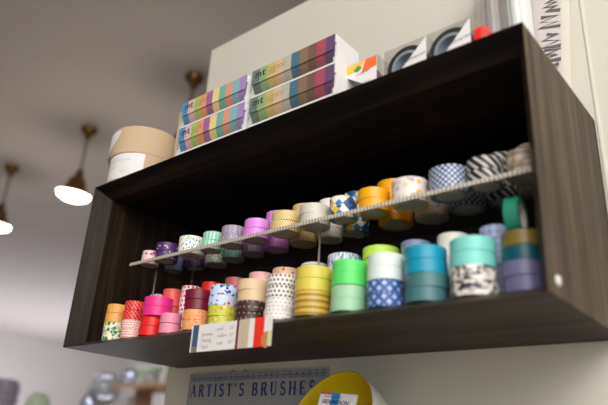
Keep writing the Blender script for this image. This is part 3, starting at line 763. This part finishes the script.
bowl.rotation_euler = BOWL_AXIS.to_track_quat('Z', 'Y').to_euler()
tg = tag(empty('tape_label_card', (.4860, .1420, -.0680)), 'small white card with blue stripe and pink edges stuck inside the yellow bowl', 'label card')
tg.rotation_euler = (math.radians(-18), math.radians(4), math.radians(14))
bx('card', (-.0270, 0, -.040), (.0270, .0006, .0000), m_cardw, tg)
bx('stripe', (-.0100, -.0003, -.0400), (.0020, -.0001, .0), plain('stripe_blue', C(44,140,200), .5), tg)
bx('stripe', (-.0270, -.0003, -.0030), (-.0100, -.0001, .0), plain('stripe_pink', C(220,80,120), .5), tg)
bx('stripe', (.0080, -.0003, -.0220), (.0270, -.0001, -.019), plain('stripe_pink', C(220,80,120), .5), tg)
bm = bmesh.new(); text_mesh(bm, 'SIDEMOON', .0075, lambda a, b: (-.0225+a, -.0006, -.0155+b), shear=.3, bold=.0002); text_mesh(bm, 'japanese washi tape', .0032, lambda a, b: (-.020+a, -.0006, -.0065+b))
frombm('print', bm, plain('ink_blue', C(50,50,90), .5), tg)

# ------------------------------------------------------------ pendant lamps
m_brass = plain('aged_brass', C(112,84,44), .35, .5, .85); m_cord = plain('lamp_rod', C(96,84,72), .45, .5, .5)
t = NT('lamp_glass'); t.b.inputs['Emission Color'].default_value = (1.0, .97, .86, 1); t.b.inputs['Emission Strength'].default_value = 9.0; t.color((.9, .88, .8)); m_lamp = t.m
def lamp(x, y, label):
    r = tag(empty('pendant_lamp', (x, y, CE)), label, 'pendant lamp', 'brass pendant lamps in a row on the ceiling')
    bm = bmesh.new(); lathe(bm, [(0, 0), (.052, 0), (.054, -.014), (.040, -.035), (.026, -.045), (.018, -.075), (0, -.077)], 32); frombm('canopy', bm, m_brass, r, None, True)
    bm = bmesh.new(); lathe(bm, [(0, -.06), (.007, -.06), (.007, -.355), (0, -.355)], 12); frombm('rod', bm, m_cord, r, None, True)
    bm = bmesh.new(); lathe(bm, [(0, -.330), (.018, -.330), (.030, -.355), (.036, -.385), (.058, -.40), (.068, -.44), (.098, -.485), (.122, -.503), (.118, -.505), (.090, -.48), (0, -.43)], 40); sh = frombm('lamp_shade', bm, m_brass, r, None, True)
    bm = bmesh.new(); lathe(bm, [(0, -.43), (.085, -.482), (.1215, -.506), (.110, -.530), (.062, -.550), (0, -.556)], 40); frombm('glowing_diffuser', bm, m_lamp, r, None, True)
    for o in r.children:
        if o.name.startswith(('lamp_shade', 'glowing')):
            M = Matrix.Translation((0, 0, -.315)) @ Matrix.Rotation(math.radians(9), 4, 'Y') @ Matrix.Diagonal((.86, .86, .95, 1)) @ Matrix.Translation((0, 0, .34)); o.matrix_local = M
    l = bpy.data.lights.new('lamp_light', 'POINT'); l.energy = 4; l.color = (1, .93, .80); l.shadow_soft_size = .10
    lo = bpy.data.objects.new('lamp_light', l); COL.objects.link(lo); lo.parent = r; lo.location = (0, 0, -.68)
lamp(-3.560, 1.25, 'brass pendant lamp at the left edge, farthest of the row')
lamp(-2.490, 1.25, 'brass pendant lamp hanging just left of the kraft tape rolls')
lamp(-1.430, 1.25, 'brass pendant lamp whose shade hides behind the pastel tape packs')

# ------------------------------------------------------------ far display of glassware (out of focus)
t = NT('pale_wood'); n = t.noise(t.coord('Object', (2, 30, 30)), 1, 4); t.color(t.mix(n, C(196,160,136), C(214,182,158))); m_pw = t.set(.5)
rack = tag(empty('glassware_rack', (-4.2, 2.6, FL)), 'pale wooden rack of glassware far behind, lower left', 'rack')
for zz, xa, xb in ((.275-FL, .72, 2.9), (-.06-FL, -1.9, 2.9), (-.80-FL, -1.9, 2.9)):
    bx('rack_board', (xa, -.20, zz), (xb, .22, zz+.035), m_pw, rack, .002)
for xx in (-1.9, .69, 2.9): bx('rack_upright', (xx, .05 if xx == .69 else -.20, 0), (xx+.03, .22, .30-FL if xx > 0 else -.02-FL), m_pw, rack, .002)
def gl(name, c, rough=.08, tr=.75):
    t = NT(name); t.color(c); t.b.inputs['Transmission Weight'].default_value = tr; return t.set(rough)
g_blue, g_green, g_mauve, g_clear = gl('blue_glass', (.62, .68, .86)), gl('green_glass', (.66, .90, .62), .15, .3), gl('mauve_glass', (.55, .48, .60)), gl('clear_glass', (.85, .88, .94), .05, .8)
def vase(name, prof, m, x, y, z, label, cat):
    bm = bmesh.new(); lathe(bm, prof, 36); return tag(frombm(name, bm, m, None, (x, y, z), True), label, cat, 'glassware far behind on the pale rack')
ZU, ZL = .3105, -.0245
vase('glass_bowl', [(0, 0), (.05, 0), (.055, .01), (.03, .03), (.10, .09), (.125, .13), (.118, .13), (.09, .09), (0, .05)], plain('pale_green_glaze', (.66, .84, .72), .15), -3.20, 2.52, ZU, 'pale green footed bowl on the far rack, upper board', 'bowl')
vase('glass_jar', [(0, 0), (.05, 0), (.056, .02), (.065, .08), (.04, .10), (.045, .12), (.038, .12), (.03, .10), (0, .09)], g_blue, -3.42, 2.50, ZU, 'small bluish glass jar at the left end of the far upper board', 'jar')
vase('glass_jar', [(0, 0), (.055, 0), (.06, .02), (.055, .06), (.05, .065), (0, .06)], g_clear, -3.06, 2.47, ZU, 'low clear glass jar right of the pale green bowl', 'jar')
vase('glass_jar', [(0, 0), (.06, 0), (.075, .03), (.07, .15), (.045, .18), (0, .18)], g_mauve, -2.93, 2.66, ZU, 'mauve glass jar at the back of the far upper board', 'jar')
vase('green_canister', [(0, 0), (.060, 0), (.062, .01), (.062, .13), (.05, .14), (0, .145)], plain('leaf_green', C(110,170,70), .4), -2.80, 2.48, ZU, 'leaf green canister at the right end of the far upper board', 'canister')
vase('globe_vase', [(0, 0), (.07, 0), (.07, .015), (.03, .04), (.035, .16), (.10, .22), (.13, .30), (.11, .38), (.07, .43), (.065, .425), (.10, .37), (.12, .30), (.09, .23), (0, .18)], g_clear, -3.66, 2.46, ZL, 'clear round glass vase left of the far upper board', 'vase')
vase('glass_bottle', [(0, 0), (.065, 0), (.07, .02), (.07, .18), (.05, .24), (.03, .27), (.03, .31), (0, .31)], g_blue, -3.86, 2.46, ZL, 'bluish glass bottle left of the round glass vase', 'bottle')
vase('glass_bottle', [(0, 0), (.06, 0), (.065, .02), (.065, .14), (.03, .19), (.026, .235), (0, .235)], g_clear, -3.24, 2.44, ZL, 'clear glass bottle under the far upper board', 'bottle')
vase('ceramic_vase', [(0, 0), (.08, 0), (.10, .05), (.115, .15), (.10, .23), (.06, .285), (.05, .28), (0, .24)], plain('celadon_glaze', (.66, .84, .62), .2), -4.70, 2.46, ZL, 'pale celadon vase near the lower left corner', 'vase')
t = NT('ribbed_lilac'); x, y, z = t.sep(t.coord('Object')); s_ = t.math('SINE', t.math('MULTIPLY', z, 2*math.pi/.06)); t.color(t.mix(t.math('MULTIPLY_ADD', s_, .5, .5), C(150,144,170), C(190,186,206))); m_lil = t.set(.3)
vase('ribbed_vase', [(0, 0), (.13, 0)] + [(.135+.010*math.cos(i*1.57), .02+.038*i/2) for i in range(20)] + [(.10, .43), (0, .42)], m_lil, -5.40, 2.46, ZL, 'tall lilac-grey ribbed vase at the left edge', 'vase')
